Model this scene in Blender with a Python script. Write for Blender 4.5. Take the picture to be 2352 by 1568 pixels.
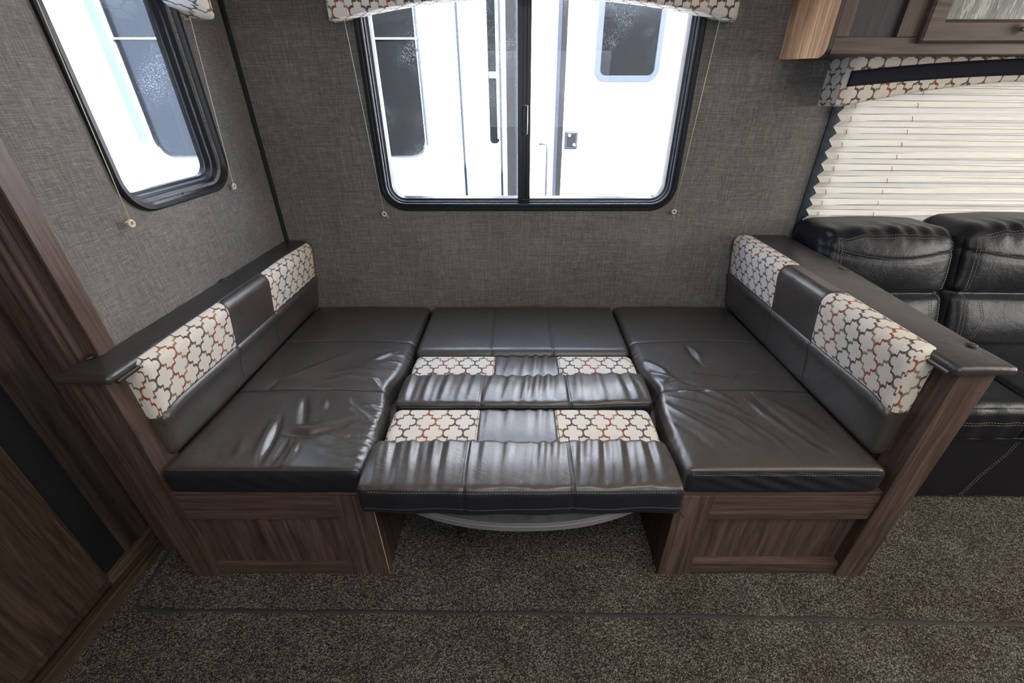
import bpy, bmesh, math, random
import numpy as np
from mathutils import Vector, Matrix
from mathutils.geometry import tessellate_polygon
random.seed(7)
for o in list(bpy.data.objects): bpy.data.objects.remove(o)
S = bpy.context.scene
COL = S.collection
PI = math.pi

# ------------------------------------------------------------------ camera
cam_d = bpy.data.cameras.new('camera'); cam = bpy.data.objects.new('camera', cam_d); COL.objects.link(cam)
cam.location = (0, 0, 1.30); cam.rotation_euler = (math.radians(90 - 30.02), 0, 0)
cam_d.sensor_width = 36; cam_d.lens = 976 / 2352 * 36; cam_d.shift_x = -17 / 2352
cam_d.clip_start = 0.02
S.camera = cam
# ------------------------------------------------------------------ light
S.view_settings.view_transform = 'Standard'; S.view_settings.look = 'None'
S.view_settings.gamma = 1; S.view_settings.use_curve_mapping = False
S.view_settings.exposure = 0.55
w = bpy.data.worlds.new('sky'); S.world = w; w.use_nodes = True
bg = w.node_tree.nodes['Background']; bg.inputs[0].default_value = (.55, .70, 1, 1); bg.inputs[1].default_value = 8.0
def light(name, kind, loc, rot, power, color=(1, 1, 1), size=None, sy=None, angle=None, portal=False):
    d = bpy.data.lights.new(name, kind); d.energy = power; d.color = color
    if size: d.shape = 'RECTANGLE'; d.size = size; d.size_y = sy or size
    if angle: d.angle = angle
    if portal: d.cycles.is_portal = True
    o = bpy.data.objects.new(name, d); COL.objects.link(o); o.location = loc; o.rotation_euler = rot
    return o
sun = light('sun', 'SUN', (0, -3, 6), (0, 0, 0), 34, (1, .97, .93), angle=math.radians(1.0))
sun.rotation_euler = Vector((-.22, .66, -.72)).to_track_quat('-Z', 'Y').to_euler()
light('ceiling_fill', 'AREA', (0.5, -.25, 1.965), (0, 0, 0), 12, (1, .92, .82), 1.3, .5)  # added overhead fill, no lamp fixture is modelled here
light('ceiling_fill', 'AREA', (1.9, .2, 1.965), (0, 0, 0), 6, (1, .92, .82), 1.0, .5)  # second added overhead fill, towards the sofa side
light('rear_fill', 'AREA', (0.3, -1.64, 1.35), (math.radians(90), 0, 0), 13, (.76, .86, 1), 1.3, .7)  # added cool fill behind the camera, standing in for an unseen window
light('side_fill', 'AREA', (3.12, .3, 1.3), (0, math.radians(90), 0), 26, (1, .96, .90), .8, 1.4)  # added fill from the right, brightens the left wall and bench
light('window_portal', 'AREA', (.035, 1.87, 1.3), (math.radians(-90), 0, 0), 1, size=1.1, sy=.75, portal=True)
light('window_portal', 'AREA', (-1.08, 1.33, 1.4), (0, math.radians(-90), 0), 1, size=.7, sy=.42, portal=True)

# ------------------------------------------------------------------ node helpers
class G:
    def __init__(s, name):
        m = bpy.data.materials.new(name); m.use_nodes = True; s.m = m; s.t = m.node_tree
        s.b = s.t.nodes['Principled BSDF']; s.out = s.t.nodes['Material Output']
    def n(s, typ, ins=None, **kw):
        nd = s.t.nodes.new(typ)
        for k, v in kw.items(): setattr(nd, k, v)
        for k, v in (ins or {}).items(): s.set(nd.inputs[k], v)
        return nd
    def set(s, sock, v):
        if isinstance(v, bpy.types.NodeSocket): s.t.links.new(v, sock)
        elif isinstance(v, bpy.types.Node): s.t.links.new(v.outputs[0], sock)
        else:
            if isinstance(v, tuple) and len(v) == 3 and sock.type == 'RGBA': v = v + (1,)
            sock.default_value = v
    def ma(s, op, a, b=None, c=None, clamp=False):
        nd = s.t.nodes.new('ShaderNodeMath'); nd.operation = op; nd.use_clamp = clamp
        for i, v in enumerate((a, b, c)):
            if v is not None: s.set(nd.inputs[i], v)
        return nd.outputs[0]
    def mix(s, f, a, b, blend='MIX'):
        nd = s.t.nodes.new('ShaderNodeMix'); nd.data_type = 'RGBA'; nd.blend_type = blend
        s.set(nd.inputs[0], f); s.set(nd.inputs[6], a); s.set(nd.inputs[7], b); return nd.outputs[2]
    def coord(s, kind='Object', scale=(1, 1, 1)):
        c = s.n('ShaderNodeTexCoord').outputs[kind]
        return s.n('ShaderNodeMapping', {0: c, 3: scale}).outputs[0]
    def noise(s, vec, scale, detail=3, rough=.5, dist=0):
        return s.n('ShaderNodeTexNoise', {'Vector': vec, 'Scale': scale, 'Detail': detail, 'Roughness': rough, 'Distortion': dist}).outputs[0]
    def ramp(s, f, stops, interp='LINEAR'):
        nd = s.n('ShaderNodeValToRGB', {0: f}); cr = nd.color_ramp; cr.interpolation = interp
        while len(cr.elements) < len(stops): cr.elements.new(.5)
        for e, (p, c) in zip(cr.elements, stops):
            e.position = p; e.color = tuple(c) + (1,) if len(c) == 3 else c
        return nd.outputs[0]
    def bump(s, h, strength=.3, dist=.001, normal=None):
        ins = {'Height': h, 'Strength': strength, 'Distance': dist}
        if normal is not None: ins['Normal'] = normal
        return s.n('ShaderNodeBump', ins).outputs[0]
    def fin(s, col=None, rough=.5, normal=None, metal=0, spec=.5, coat=0, coat_rough=.2, sheen=0):
        b = s.b
        if col is not None: s.set(b.inputs['Base Color'], col)
        s.set(b.inputs['Roughness'], rough); s.set(b.inputs['Metallic'], metal)
        s.set(b.inputs['Specular IOR Level'], spec); s.set(b.inputs['Coat Weight'], coat); s.set(b.inputs['Coat Roughness'], coat_rough)
        if sheen: s.set(b.inputs['Sheen Weight'], sheen)
        if normal is not None: s.set(b.inputs['Normal'], normal)
        return s.m
def gray(v): return (v, v, v)

# ------------------------------------------------------------------ materials
def m_linen():
    g = G('linen_wallpaper')
    c = g.coord()
    def threads(sx, sy, sz, k=1):
        return g.noise(g.n('ShaderNodeMapping', {0: c, 3: (sx, sy, sz)}).outputs[0], k, 3, .6)
    hv = threads(45, 45, 900); vv = threads(700, 700, 30)
    hb = threads(12, 12, 420); vb = threads(330, 330, 10)
    f = g.ma('ADD', g.ma('MULTIPLY', g.ma('ADD', hv, vv), .30), g.ma('MULTIPLY', g.ma('ADD', hb, vb), .20))
    big = g.noise(c, 3, 2)
    col = g.ramp(f, [(.36, (.040, .035, .030)), (.48, (.118, .105, .092)), (.56, (.205, .186, .165)), (.68, (.44, .41, .37))])
    col = g.mix(.16, col, g.ramp(big, [(.3, (.06, .05, .04)), (.7, (.25, .24, .23))]))
    return g.fin(col, .75, g.bump(f, .35, .0006), spec=.25)
def m_wood(name, axis, dark=1.0, tint=(1, 1, 1)):
    g = G(name)
    long_, short = 2.0, 36
    sc = {'x': (long_, short, short), 'y': (short, long_, short), 'z': (short, short, long_)}[axis]
    v = g.coord('Object', sc)
    wob = g.noise(g.coord('Object', tuple(a * .35 for a in sc)), 1, 2)
    n1 = g.noise(v, 1.0, 5, .62, 1.2)
    fine = g.noise(g.coord('Object', tuple(a * (5 if a == short else 3) for a in sc)), 1.6, 4, .7)
    f = g.ma('ADD', g.ma('MULTIPLY', n1, .65), g.ma('MULTIPLY', fine, .35))
    t = lambda c: tuple(a * b * dark for a, b in zip(c, tint))
    col = g.ramp(f, [(.33, t((.024, .014, .0105))), (.45, t((.068, .041, .031))), (.55, t((.115, .072, .056))), (.68, t((.20, .132, .105)))])
    col = g.mix(g.ma('MULTIPLY', wob, .5), col, t((.046, .029, .023)))
    return g.fin(col, g.ma('MULTIPLY_ADD', fine, .2, .38), g.bump(fine, .12, .0005), spec=.4)
def m_leather(name, base, rough=.36, grain=1.0, spec=.5, coat=0):
    g = G(name); c = g.coord()
    vo = g.n('ShaderNodeTexVoronoi', {'Vector': c, 'Scale': 620.0}, feature='F1').outputs[0]
    fn = g.noise(c, 260, 3, .6)
    h = g.ma('ADD', g.ma('MULTIPLY', vo, .6), fn)
    cr = g.ma('ABSOLUTE', g.ma('SUBTRACT', g.noise(c, 11, 4, .62, 1.6), .5)); cr = g.ma('MINIMUM', cr, .09)
    cr2 = g.ma('ABSOLUTE', g.ma('SUBTRACT', g.noise(c, 42, 3, .6, .8), .5)); cr2 = g.ma('MINIMUM', cr2, .07)
    soft = g.noise(c, 28, 3, .55)
    soft = g.ma('ADD', g.ma('MULTIPLY', soft, .45), g.ma('ADD', g.ma('MULTIPLY', cr, 1.1), g.ma('MULTIPLY', cr2, .7)))
    nrm = g.bump(h, .16 * grain, .0006, g.bump(soft, .5, .0045))
    col = g.mix(g.noise(c, 9, 3), tuple(a * .8 for a in base), tuple(a * 1.25 for a in base))
    r = g.ma('MULTIPLY_ADD', g.noise(c, 14, 3), .16, rough - .08)
    return g.fin(col, r, nrm, spec=spec, coat=coat, coat_rough=.28)
def m_trellis(scale=1.0, off=(0, 0)):
    g = G('trellis_fabric')
    uv = g.n('ShaderNodeTexCoord').outputs['UV']
    wn = g.noise(uv, 190, 2)
    sep = g.n('ShaderNodeSeparateXYZ', {0: uv})
    j = g.ma('MULTIPLY_ADD', wn, .0012, -.0006)
    X = g.ma('DIVIDE', g.ma('ADD', g.ma('ADD', sep.outputs[0], 20 * .0275 * 6 + off[0]), j), .0275 * scale)
    Y = g.ma('DIVIDE', g.ma('ADD', g.ma('ADD', sep.outputs[1], 20 * .09 + off[1]), j), .045 * scale)
    x = g.ma('PINGPONG', X, 1.0); y = g.ma('PINGPONG', Y, 1.0)
    s = g.ma('ADD', x, y); t = g.ma('SUBTRACT', x, y)           # t in -1..1
    fc = g.n('ShaderNodeFloatCurve', {0: 1.0, 1: g.ma('MULTIPLY_ADD', t, .5, .5)})
    cu = fc.mapping.curves[0]
    pts = [(-1, 0), (-.88, -.10), (-.66, -.17), (-.42, -.09), (-.27, .03), (-.17, .17), (-.08, .12), (0, 0), (.08, -.12), (.17, -.17), (.27, -.03), (.42, .09), (.66, .17), (.88, .10), (1, 0)]
    while len(cu.points) < len(pts): cu.points.new(.5, .5)
    for p, (a, b) in zip(cu.points, pts):
        p.location = ((a + 1) / 2, .5 + b); p.handle_type = 'VECTOR'
    fc.mapping.update()
    k = g.ma('SUBTRACT', fc.outputs[0], .5)
    d = g.ma('ABSOLUTE', g.ma('SUBTRACT', g.ma('SUBTRACT', s, 1.0), k))
    line = g.ma('SUBTRACT', 1.0, g.ma('DIVIDE', g.ma('SUBTRACT', d, .118), .03, clamp=True))
    band = g.ma('DIVIDE', g.ma('MODULO', g.ma('FLOOR', X), 6.0), 6.0)
    cols = [(.10, .075, .085), (.055, .045, .04), (.20, .13, .065), (.24, .045, .013), (.27, .17, .09), (.10, .028, .015)]
    lc = g.ramp(g.ma('ADD', band, .02), [(i / 6, c) for i, c in enumerate(cols)], 'CONSTANT')
    th = g.n('ShaderNodeMapping', {0: uv, 3: (1, 1, 1)}).outputs[0]
    w1 = g.noise(g.n('ShaderNodeMapping', {0: uv, 3: (1400, 300, 1)}).outputs[0], 1, 2)
    w2 = g.noise(g.n('ShaderNodeMapping', {0: uv, 3: (300, 1400, 1)}).outputs[0], 1, 2)
    wv = g.ma('MULTIPLY', g.ma('ADD', w1, w2), .5)
    cream = g.mix(wv, (.50, .44, .36), (.76, .71, .62))
    lc = g.mix(g.ma('MULTIPLY', wv, .22), lc, (.35, .27, .2))
    col = g.mix(line, cream, lc)
    return g.fin(col, .85, g.bump(wv, .5, .0008), spec=.2, sheen=.1)
def m_plain(name, col, rough=.5, metal=0, spec=.5, noise=0, coat=0):
    g = G(name)
    nrm = None; c = col
    if noise:
        f = g.noise(g.coord(), 40, 3); c = g.mix(f, tuple(a * (1 - noise) for a in col), tuple(a * (1 + noise) for a in col))
        nrm = g.bump(f, .1, .001)
    return g.fin(c, rough, nrm, metal, spec, coat)
def m_carpet():
    g = G('carpet_pile'); c = g.coord()
    wv = g.n('ShaderNodeTexVoronoi', {'Vector': c, 'Scale': 330.0, 'Randomness': 1.0}, feature='F1')
    cell = wv.outputs['Color']; d = wv.outputs['Distance']
    f = g.ma('ADD', g.ma('MULTIPLY', g.n('ShaderNodeSeparateColor', {0: cell}).outputs[0], .6), g.ma('MULTIPLY', g.noise(c, 520, 2), .4))
    col = g.ramp(f, [(.15, (.022, .020, .018)), (.42, (.085, .076, .067)), (.62, (.18, .163, .145)), (.85, (.42, .385, .345))])
    big = g.noise(c, 5, 4, .6)
    col = g.mix(1.0, col, g.ramp(big, [(.35, (.72, .66, .60)), (.65, (1.1, 1.07, 1.02))]), 'MULTIPLY')
    h = g.ma('ADD', g.ma('MULTIPLY', d, -1.0), g.ma('MULTIPLY', g.noise(c, 210, 3), 1.2))
    return g.fin(col, .95, g.bump(h, 1.0, .006), spec=.1)
def m_glass(dirt=.22, tint=(1, 1, 1)):
    g = G('dusty_window_glass'); c = g.coord()
    tr = g.n('ShaderNodeBsdfTransparent', {0: tint})
    gl = g.n('ShaderNodeBsdfGlossy', {0: (1, 1, 1), 1: .02})
    df = g.n('ShaderNodeBsdfTranslucent', {0: (.8, .8, .8)})
    fr = g.n('ShaderNodeFresnel', {0: 1.45})
    spots = g.n('ShaderNodeTexVoronoi', {'Vector': c, 'Scale': 300.0}, feature='F1')
    sp = g.ma('LESS_THAN', spots.outputs['Distance'], g.ma('MULTIPLY_ADD', g.noise(c, 7, 3), .85, -.325))
    m1 = g.n('ShaderNodeMixShader', {0: g.ma('MULTIPLY', fr, .18), 1: tr, 2: gl})
    f = g.ma('ADD', g.ma('MULTIPLY', sp, dirt), .0025)
    m2 = g.n('ShaderNodeMixShader', {0: f, 1: m1.outputs[0], 2: df.outputs[0]})
    g.t.links.new(m2.outputs[0], g.out.inputs[0]); return g.m
def m_shade():
    g = G('pleated_shade_cloth'); c = g.coord('Object', (6, 6, 60))
    f = g.noise(c, 3, 4, .6)
    col = g.mix(f, (.63, .59, .51), (.78, .745, .67))
    a = g.n('ShaderNodeBsdfDiffuse', {0: col}); b = g.n('ShaderNodeBsdfTranslucent', {0: col})
    m = g.n('ShaderNodeMixShader', {0: .055, 1: a.outputs[0], 2: b.outputs[0]})
    g.t.links.new(m.outputs[0], g.out.inputs[0]); return g.m
def m_siding(name, col, rough=.35):
    g = G(name); return g.fin(g.mix(g.noise(g.coord(), 3, 3), tuple(a * .95 for a in col), col), rough, spec=.4)

LINEN = m_linen()
WX, WY, WZ = m_wood('walnut_grain_across', 'x'), m_wood('walnut_grain_deep', 'y'), m_wood('walnut_grain_upright', 'z')
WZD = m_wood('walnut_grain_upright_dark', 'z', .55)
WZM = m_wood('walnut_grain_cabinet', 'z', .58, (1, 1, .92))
OAK = m_wood('pale_lit_walnut', 'z', 7.5, (1.05, 1.0, .70))  # pale wood, colour raised to carry the window light on the end panel
LEA = m_leather('brown_black_leather', (.050, .041, .033), .42, coat=.55)
SOFAL = m_leather('glossy_dark_leather', (.010, .010, .013), .36, spec=.28)
VINYL = m_leather('black_vinyl', (.013, .013, .017), .46, .6, spec=.35)
CAPV = m_leather('brown_black_cap_vinyl', (.034, .030, .028), .40, .5, coat=.25)
TREL = m_trellis()
TREL2 = m_trellis(1.05, (.01, .012))
BLACK = m_plain('black_painted_aluminium', (.010, .011, .014), .36, 0, .35)
BLACKR = m_plain('black_rubber', (.010, .010, .012), .6)
CREAM = m_plain('cream_cord', (.62, .55, .42), .7)
THREAD = m_plain('pale_thread', (.30, .27, .22), .7)
THREADD = m_plain('dark_thread', (.02, .02, .022), .6)
CARPET = m_carpet()
GLASS = m_glass()
SHADE = m_shade()
CEIL = m_plain('ceiling_panel', (.62, .60, .56), .8)
STRIP = m_plain('dark_inlay_panel', (.006, .007, .009), .5, noise=.2)
NAVY = m_wood('blue_black_stained_panel', 'z', .45, (.7, .95, 1.5))
CHROME = m_plain('brushed_nickel', (.85, .80, .70), .35, .35)
TABLE = m_plain('grey_stone_laminate', (.06, .065, .072), .3, noise=.5)
EDGE = m_plain('grey_table_edging', (.17, .16, .16), .45)
WHITE = m_siding('white_trailer_siding', (.86, .86, .86))
TRAILGLASS = m_plain('dark_tinted_trailer_glass', (.0028, .0033, .0036), .15, 0, .35)
TRIMGREY = m_plain('blue_grey_trailer_trim', (.016, .020, .030), .5, 0, .2)
DARKGAP = m_plain('dark_rubber_gap', (.005, .005, .006), .7, 0, .15)

# ------------------------------------------------------------------ object helpers
def tag(o, label=None, cat=None, group=None, kind=None):
    if label: o['label'] = label
    if cat: o['category'] = cat
    if group: o['group'] = group
    if kind: o['kind'] = kind
    return o
def empty(name, loc, label=None, cat=None, group=None, kind=None):
    o = bpy.data.objects.new(name, None); COL.objects.link(o); o.location = loc; o.empty_display_size = .05
    o['_loc'] = 0; del o['_loc']
    return tag(o, label, cat, group, kind)
def parent(o, p):
    if p is None: return o
    m = Matrix.Translation(p.location) if p.type == 'EMPTY' else Matrix.Identity(4)
    o.parent = p; o.matrix_parent_inverse = m.inverted(); return o
def mesh(name, V, F, mat, par=None, smooth=False, uv=None, label=None):
    me = bpy.data.meshes.new(name)
    me.from_pydata([tuple(map(float, v)) for v in V], [], [tuple(int(i) for i in f) for f in F])
    if smooth: me.polygons.foreach_set('use_smooth', [True] * len(me.polygons))
    if uv is not None:
        l = me.uv_layers.new(name='UVMap')
        idx = np.empty(len(me.loops), dtype=np.int32); me.loops.foreach_get('vertex_index', idx)
        l.data.foreach_set('uv', np.asarray(uv, dtype=np.float32)[idx if len(uv) == len(V) else slice(None)].ravel())
    me.materials.append(mat); me.update()
    o = bpy.data.objects.new(name, me); COL.objects.link(o); parent(o, par)
    if label: o['label'] = label
    return o
def bmo(name, bm, mat, par=None, smooth=False, label=None, autosm=None):
    me = bpy.data.meshes.new(name); bm.to_mesh(me); bm.free()
    if smooth:
        me.polygons.foreach_set('use_smooth', [True] * len(me.polygons))
    me.materials.append(mat)
    o = bpy.data.objects.new(name, me); COL.objects.link(o); parent(o, par)
    if label: o['label'] = label
    return o
def bx(bm, x0, x1, y0, y1, z0, z1, bev=0):
    r = bmesh.ops.create_cube(bm, size=1)
    vs = r['verts']
    for v in vs:
        v.co = Vector(((x0 + x1) / 2 + v.co.x * (x1 - x0), (y0 + y1) / 2 + v.co.y * (y1 - y0), (z0 + z1) / 2 + v.co.z * (z1 - z0)))
    if bev:
        es = list({e for v in vs for e in v.link_edges})
        bmesh.ops.bevel(bm, geom=es, offset=bev, segments=2, affect='EDGES', profile=.6)
def box(name, x0, x1, y0, y1, z0, z1, mat, par=None, bev=.0015, label=None):
    bm = bmesh.new(); bx(bm, x0, x1, y0, y1, z0, z1, bev); return bmo(name, bm, mat, par, label=label)
def tube_geo(pts, r, seg=8, cap=True):
    pts = [Vector(p) for p in pts]; V = []; F = []
    rr = r if isinstance(r, (list, tuple)) else [r] * len(pts)
    prev = None
    for i, p in enumerate(pts):
        t = (pts[min(i + 1, len(pts) - 1)] - pts[max(i - 1, 0)]).normalized()
        if prev is None:
            a = t.orthogonal().normalized()
        else:
            a = (prev - t * prev.dot(t)).normalized()
        prev = a; b = t.cross(a)
        for k in range(seg):
            an = 2 * PI * k / seg
            V.append(p + (a * math.cos(an) + b * math.sin(an)) * rr[i])
    for i in range(len(pts) - 1):
        for k in range(seg):
            k2 = (k + 1) % seg
            F.append((i * seg + k, i * seg + k2, (i + 1) * seg + k2, (i + 1) * seg + k))
    if cap: F.append(tuple(range(seg))[::-1]); F.append(tuple((len(pts) - 1) * seg + k for k in range(seg)))
    return V, F
def tube(name, pts, r, mat, par=None, seg=8, label=None):
    V, F = tube_geo(pts, r, seg); return mesh(name, V, F, mat, par, True, label=label)
def stitches(name, path, mat, par, r=.0007, dash=.006, gap=.003, label=None):
    """path: list of 3D points on a surface; makes dashes joined in one part"""
    P = np.array([tuple(p) for p in path], float)
    seg = np.linalg.norm(np.diff(P, axis=0), axis=1); L = np.concatenate([[0], np.cumsum(seg)])
    V = []; F = []; s = 0
    while s < L[-1] - dash:
        pts = [Vector([np.interp(q, L, P[:, k]) for k in range(3)]) for q in (s, s + dash / 2, s + dash)]
        v, f = tube_geo(pts, r, 4); b = len(V); V += v; F += [tuple(i + b for i in q) for q in f]
        s += dash + gap
    o = mesh(name, V, F, mat, par, True, label=label); o['kind'] = 'stuff'; return o
def rrect(u0, u1, v0, v1, r, n=8):
    out = []
    for cu, cv, a0 in ((u1 - r, v1 - r, 0), (u0 + r, v1 - r, 90), (u0 + r, v0 + r, 180), (u1 - r, v0 + r, 270)):
        for i in range(n + 1):
            a = math.radians(a0 + 90 * i / n); out.append((cu + r * math.cos(a), cv + r * math.sin(a)))
    return out
BACK = lambda u, v, w_: (u, 1.793 - w_, v)          # on the window wall, w_ into the room
LEFT = lambda u, v, w_: (-1.0 + w_, u, v)            # on the left wall
def plate(name, outer, holes, t, mp, mat, par=None, w0=0.0, label=None):
    """flat plate with holes, from w0 (room side) to w0-t"""
    loops = [outer] + holes
    tri = tessellate_polygon([[Vector((a, b, 0)) for a, b in l] for l in loops])
    flat = [p for l in loops for p in l]; n = len(flat)
    V = [mp(a, b, w0) for a, b in flat] + [mp(a, b, w0 - t) for a, b in flat]
    F = [tuple(f) for f in tri] + [tuple(i + n for i in f)[::-1] for f in tri]
    base = 0
    for l in loops:
        m = len(l)
        for i in range(m):
            j = (i + 1) % m; F.append((base + i, base + j, base + j + n, base + i + n))
        base += m
    o = mesh(name, V, F, mat, par, label=label)
    bm = bmesh.new(); bm.from_mesh(o.data); bmesh.ops.recalc_face_normals(bm, faces=bm.faces); bm.to_mesh(o.data); bm.free()
    return o
def ring(name, u0, u1, v0, v1, r, prof, mp, mat, par=None, n=10, label=None, smooth=True):
    V = []; F = []; k = None
    for (ins, dep) in prof:
        l = rrect(u0 + ins, u1 - ins, v0 + ins, v1 - ins, max(r - ins, .004), n); k = len(l)
        V += [mp(a, b, dep) for a, b in l]
    for i in range(len(prof) - 1):
        for j in range(k):
            j2 = (j + 1) % k; F.append((i * k + j, i * k + j2, (i + 1) * k + j2, (i + 1) * k + j))
    o = mesh(name, V, F, mat, par, smooth, label=label)
    bm = bmesh.new(); bm.from_mesh(o.data); bmesh.ops.recalc_face_normals(bm, faces=bm.faces)
    for e in bm.edges:
        if len(e.link_faces) == 2 and e.calc_face_angle(0) > .6: e.smooth = False
    bm.to_mesh(o.data); bm.free()
    return o

def lin(a, b, step, breaks=(), r=0):
    pts = {round(a, 5), round(b, 5)} | {round(x, 5) for x in breaks if a < x < b}
    for e in (a, b):
        for k in (.08, .2, .36, .58, .8, 1.0):
            q = e + (r * k if e == a else -r * k)
            if a < q < b: pts.add(round(q, 5))
    pts = sorted(pts); out = [pts[0]]
    for p in pts[1:]:
        n = max(1, int(round((p - out[-1]) / step))); s = out[-1]
        out += [s + (p - s) * i / n for i in range(1, n + 1)]
    return np.array(out)
class Cush:
    """soft rounded box: all six faces gridded, rounded, displaced, then cut into named pieces"""
    def __init__(s, x0, x1, y0, y1, z0, z1, r, disp=None, post=None, step=.006, brk=((), (), ())):
        s.lo = np.array([x0, y0, z0], float); s.hi = np.array([x1, y1, z1], float)
        s.r = np.array(r if isinstance(r, (tuple, list)) else (r, r, r), float)
        s.disp = disp; s.post = post
        s.ax = [lin(s.lo[k], s.hi[k], step, brk[k], s.r[k]) for k in range(3)]
    def map(s, P, off=0.0):
        P = np.asarray(P, float); q = np.clip(P, s.lo + s.r, s.hi - s.r); d = (P - q) / s.r
        n = d / np.maximum(np.linalg.norm(d, axis=1, keepdims=True), 1e-9)
        out = q + n * s.r
        nn = n / s.r; nn = nn / np.linalg.norm(nn, axis=1, keepdims=True)
        if s.disp is not None: out = out + nn * s.disp(P, nn)[:, None]
        out = out + nn * off
        if s.post is not None: out = s.post(out)
        return out
    def build(s, pieces, region=None, par=None):
        """pieces: {key: (name, material, label)}; region(centroids, side)->keys ; side 0..5 = x-,x+,y-,y+,z-,z+"""
        P = []; Q = []; UV = []; SD = []
        for side in range(6):
            k = side // 2; a, b = [i for i in range(3) if i != k]
            A, B = s.ax[a], s.ax[b]; na, nb = len(A), len(B)
            g = np.zeros((na, nb, 3)); g[:, :, a] = A[:, None]; g[:, :, b] = B[None, :]
            g[:, :, k] = s.lo[k] if side % 2 == 0 else s.hi[k]
            base = sum(len(p) for p in P); P.append(g.reshape(-1, 3))
            i, j = np.meshgrid(np.arange(na - 1), np.arange(nb - 1), indexing='ij')
            v = base + i * nb + j; f = np.stack([v, v + nb, v + nb + 1, v + 1], -1).reshape(-1, 4)
            if (side % 2 == 0) != (k == 1): f = f[:, ::-1]
            Q.append(f); SD.append(np.full(len(f), side))
        P = np.concatenate(P); Q = np.concatenate(Q); SD = np.concatenate(SD)
        cen = P[Q].mean(1)
        # uv: u along length (x or y), v wraps from top on to the sides
        k = SD // 2
        def uvof(p, sd, c):
            u = np.zeros(len(p)); v_ = np.zeros(len(p))
            m = (sd >= 4); u[m] = p[m, s.uax]; v_[m] = p[m, 1 - s.uax]
            m = (sd < 4); same = (sd // 2) == s.uax
            u[m] = p[m, s.uax]; v_[m] = (p[m, 2] - s.hi[2]) * 1.0
            m1 = m & same; u[m1] = p[m1, 1 - s.uax] + s.lo[s.uax] 
            # side continues the top: for faces whose normal is the other axis
            m2 = m & ~same
            sg = np.where(sd % 2 == 0, 1.0, -1.0)
            edge = np.where(sd % 2 == 0, s.lo[1 - s.uax], s.hi[1 - s.uax])
            v_[m2] = edge[m2] + sg[m2] * (p[m2, 2] - s.hi[2])
            return np.stack([u, v_], 1)
        loops_p = P[Q].reshape(-1, 3); loops_sd = np.repeat(SD, 4)
        UVL = uvof(loops_p, loops_sd, None).reshape(-1, 4, 2)
        uq, inv = np.unique(np.round(P, 6), axis=0, return_inverse=True); inv = inv.ravel()
        Q = inv[Q]; W = s.map(uq)
        keys = np.zeros(len(Q), int) if region is None else region(cen, SD)
        objs = {}
        for key, (name, mat, label) in pieces.items():
            m = keys == key
            if not m.any(): continue
            f = Q[m]; ids, iv = np.unique(f, return_inverse=True); iv = iv.reshape(f.shape)
            o = mesh(name, W[ids], iv, mat, par, True, uv=None, label=label)
            l = o.data.uv_layers.new(name='UVMap'); l.data.foreach_set('uv', UVL[m].astype(np.float32).ravel())
            objs[key] = o
        return objs
    uax = 0
    def path(s, pts, off=.0005, n=40):
        pts = np.array(pts, float); d = np.concatenate([[0], np.cumsum(np.linalg.norm(np.diff(pts, axis=0), axis=1))])
        t = np.linspace(0, d[-1], n); P = np.stack([np.interp(t, d, pts[:, k]) for k in range(3)], 1)
        return s.map(P, off)
def ss(x, a, b):
    t = np.clip((x - a) / (b - a), 0, 1); return t * t * (3 - 2 * t)
def ridge(X, Y, pts, w, h):
    """gaussian fold along a polyline, fading at both ends"""
    best = np.full(X.shape, 1e9); tt = np.zeros(X.shape)
    L = [0]
    for i in range(len(pts) - 1): L.append(L[-1] + math.dist(pts[i], pts[i + 1]))
    for i in range(len(pts) - 1):
        ax, ay = pts[i]; bx_, by = pts[i + 1]; dx, dy = bx_ - ax, by - ay; l2 = dx * dx + dy * dy
        t = np.clip(((X - ax) * dx + (Y - ay) * dy) / l2, 0, 1)
        d = np.hypot(X - ax - t * dx, Y - ay - t * dy)
        m = d < best; best = np.where(m, d, best); tt = np.where(m, (L[i] + t * (L[i + 1] - L[i])) / L[-1], tt)
    fade = np.sin(PI * np.clip(tt, .02, .98)) ** .7
    ww = w * (.6 + .4 * fade)
    return h * fade * np.exp(-(best / ww) ** 2)
def waves(X, Y, seed, n=7, lo=6, hi=26):
    rs = np.random.RandomState(seed); o = np.zeros(X.shape)
    for i in range(n):
        k = rs.uniform(lo, hi); a = rs.uniform(0, PI); o += np.sin(k * (X * math.cos(a) + Y * math.sin(a)) + rs.uniform(0, 6.3)) / k * lo
    return o / n ** .5

# ================================================================== STRUCTURE
YB = 1.793
box('floor', -1.75, 3.25, -1.75, 1.85, -.04, 0, CARPET, bev=0)
tag(bpy.data.objects['floor'], kind='structure')
hole_main = rrect(-.535, .608, .915, 1.70, .07, 8)
hole_sofa = rrect(1.205, 2.95, .80, 1.50, .03, 4)
tag(plate('wall_back', [(-1.05, -.02), (3.25, -.02), (3.25, 2.02), (-1.05, 2.02)], [hole_main, hole_sofa], .05, BACK, LINEN), kind='structure')
hole_left = rrect(1.122, 1.525, 1.055, 1.72, .07, 8)
tag(plate('wall_left', [(.87, -.02), (YB, -.02), (YB, 2.02), (.87, 2.02)], [hole_left], .05, LEFT, LINEN), kind='structure')
tag(box('wall_left_entry', -1.78, -1.72, -1.75, .87, -.02, 2.02, LINEN), kind='structure')
tag(box('wall_left_return', -1.75, -1.17, .905, .96, -.02, 2.02, WZD), kind='structure')
tag(box('wall_front', -1.78, 3.3, -1.78, -1.72, -.02, 2.02, LINEN), kind='structure')
tag(box('wall_right', 3.2, 3.26, -1.75, 1.85, -.02, 2.02, LINEN), kind='structure')
tag(box('ceiling', -1.8, 3.3, -1.8, 1.86, 2.0, 2.05, CEIL), kind='structure')
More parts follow.
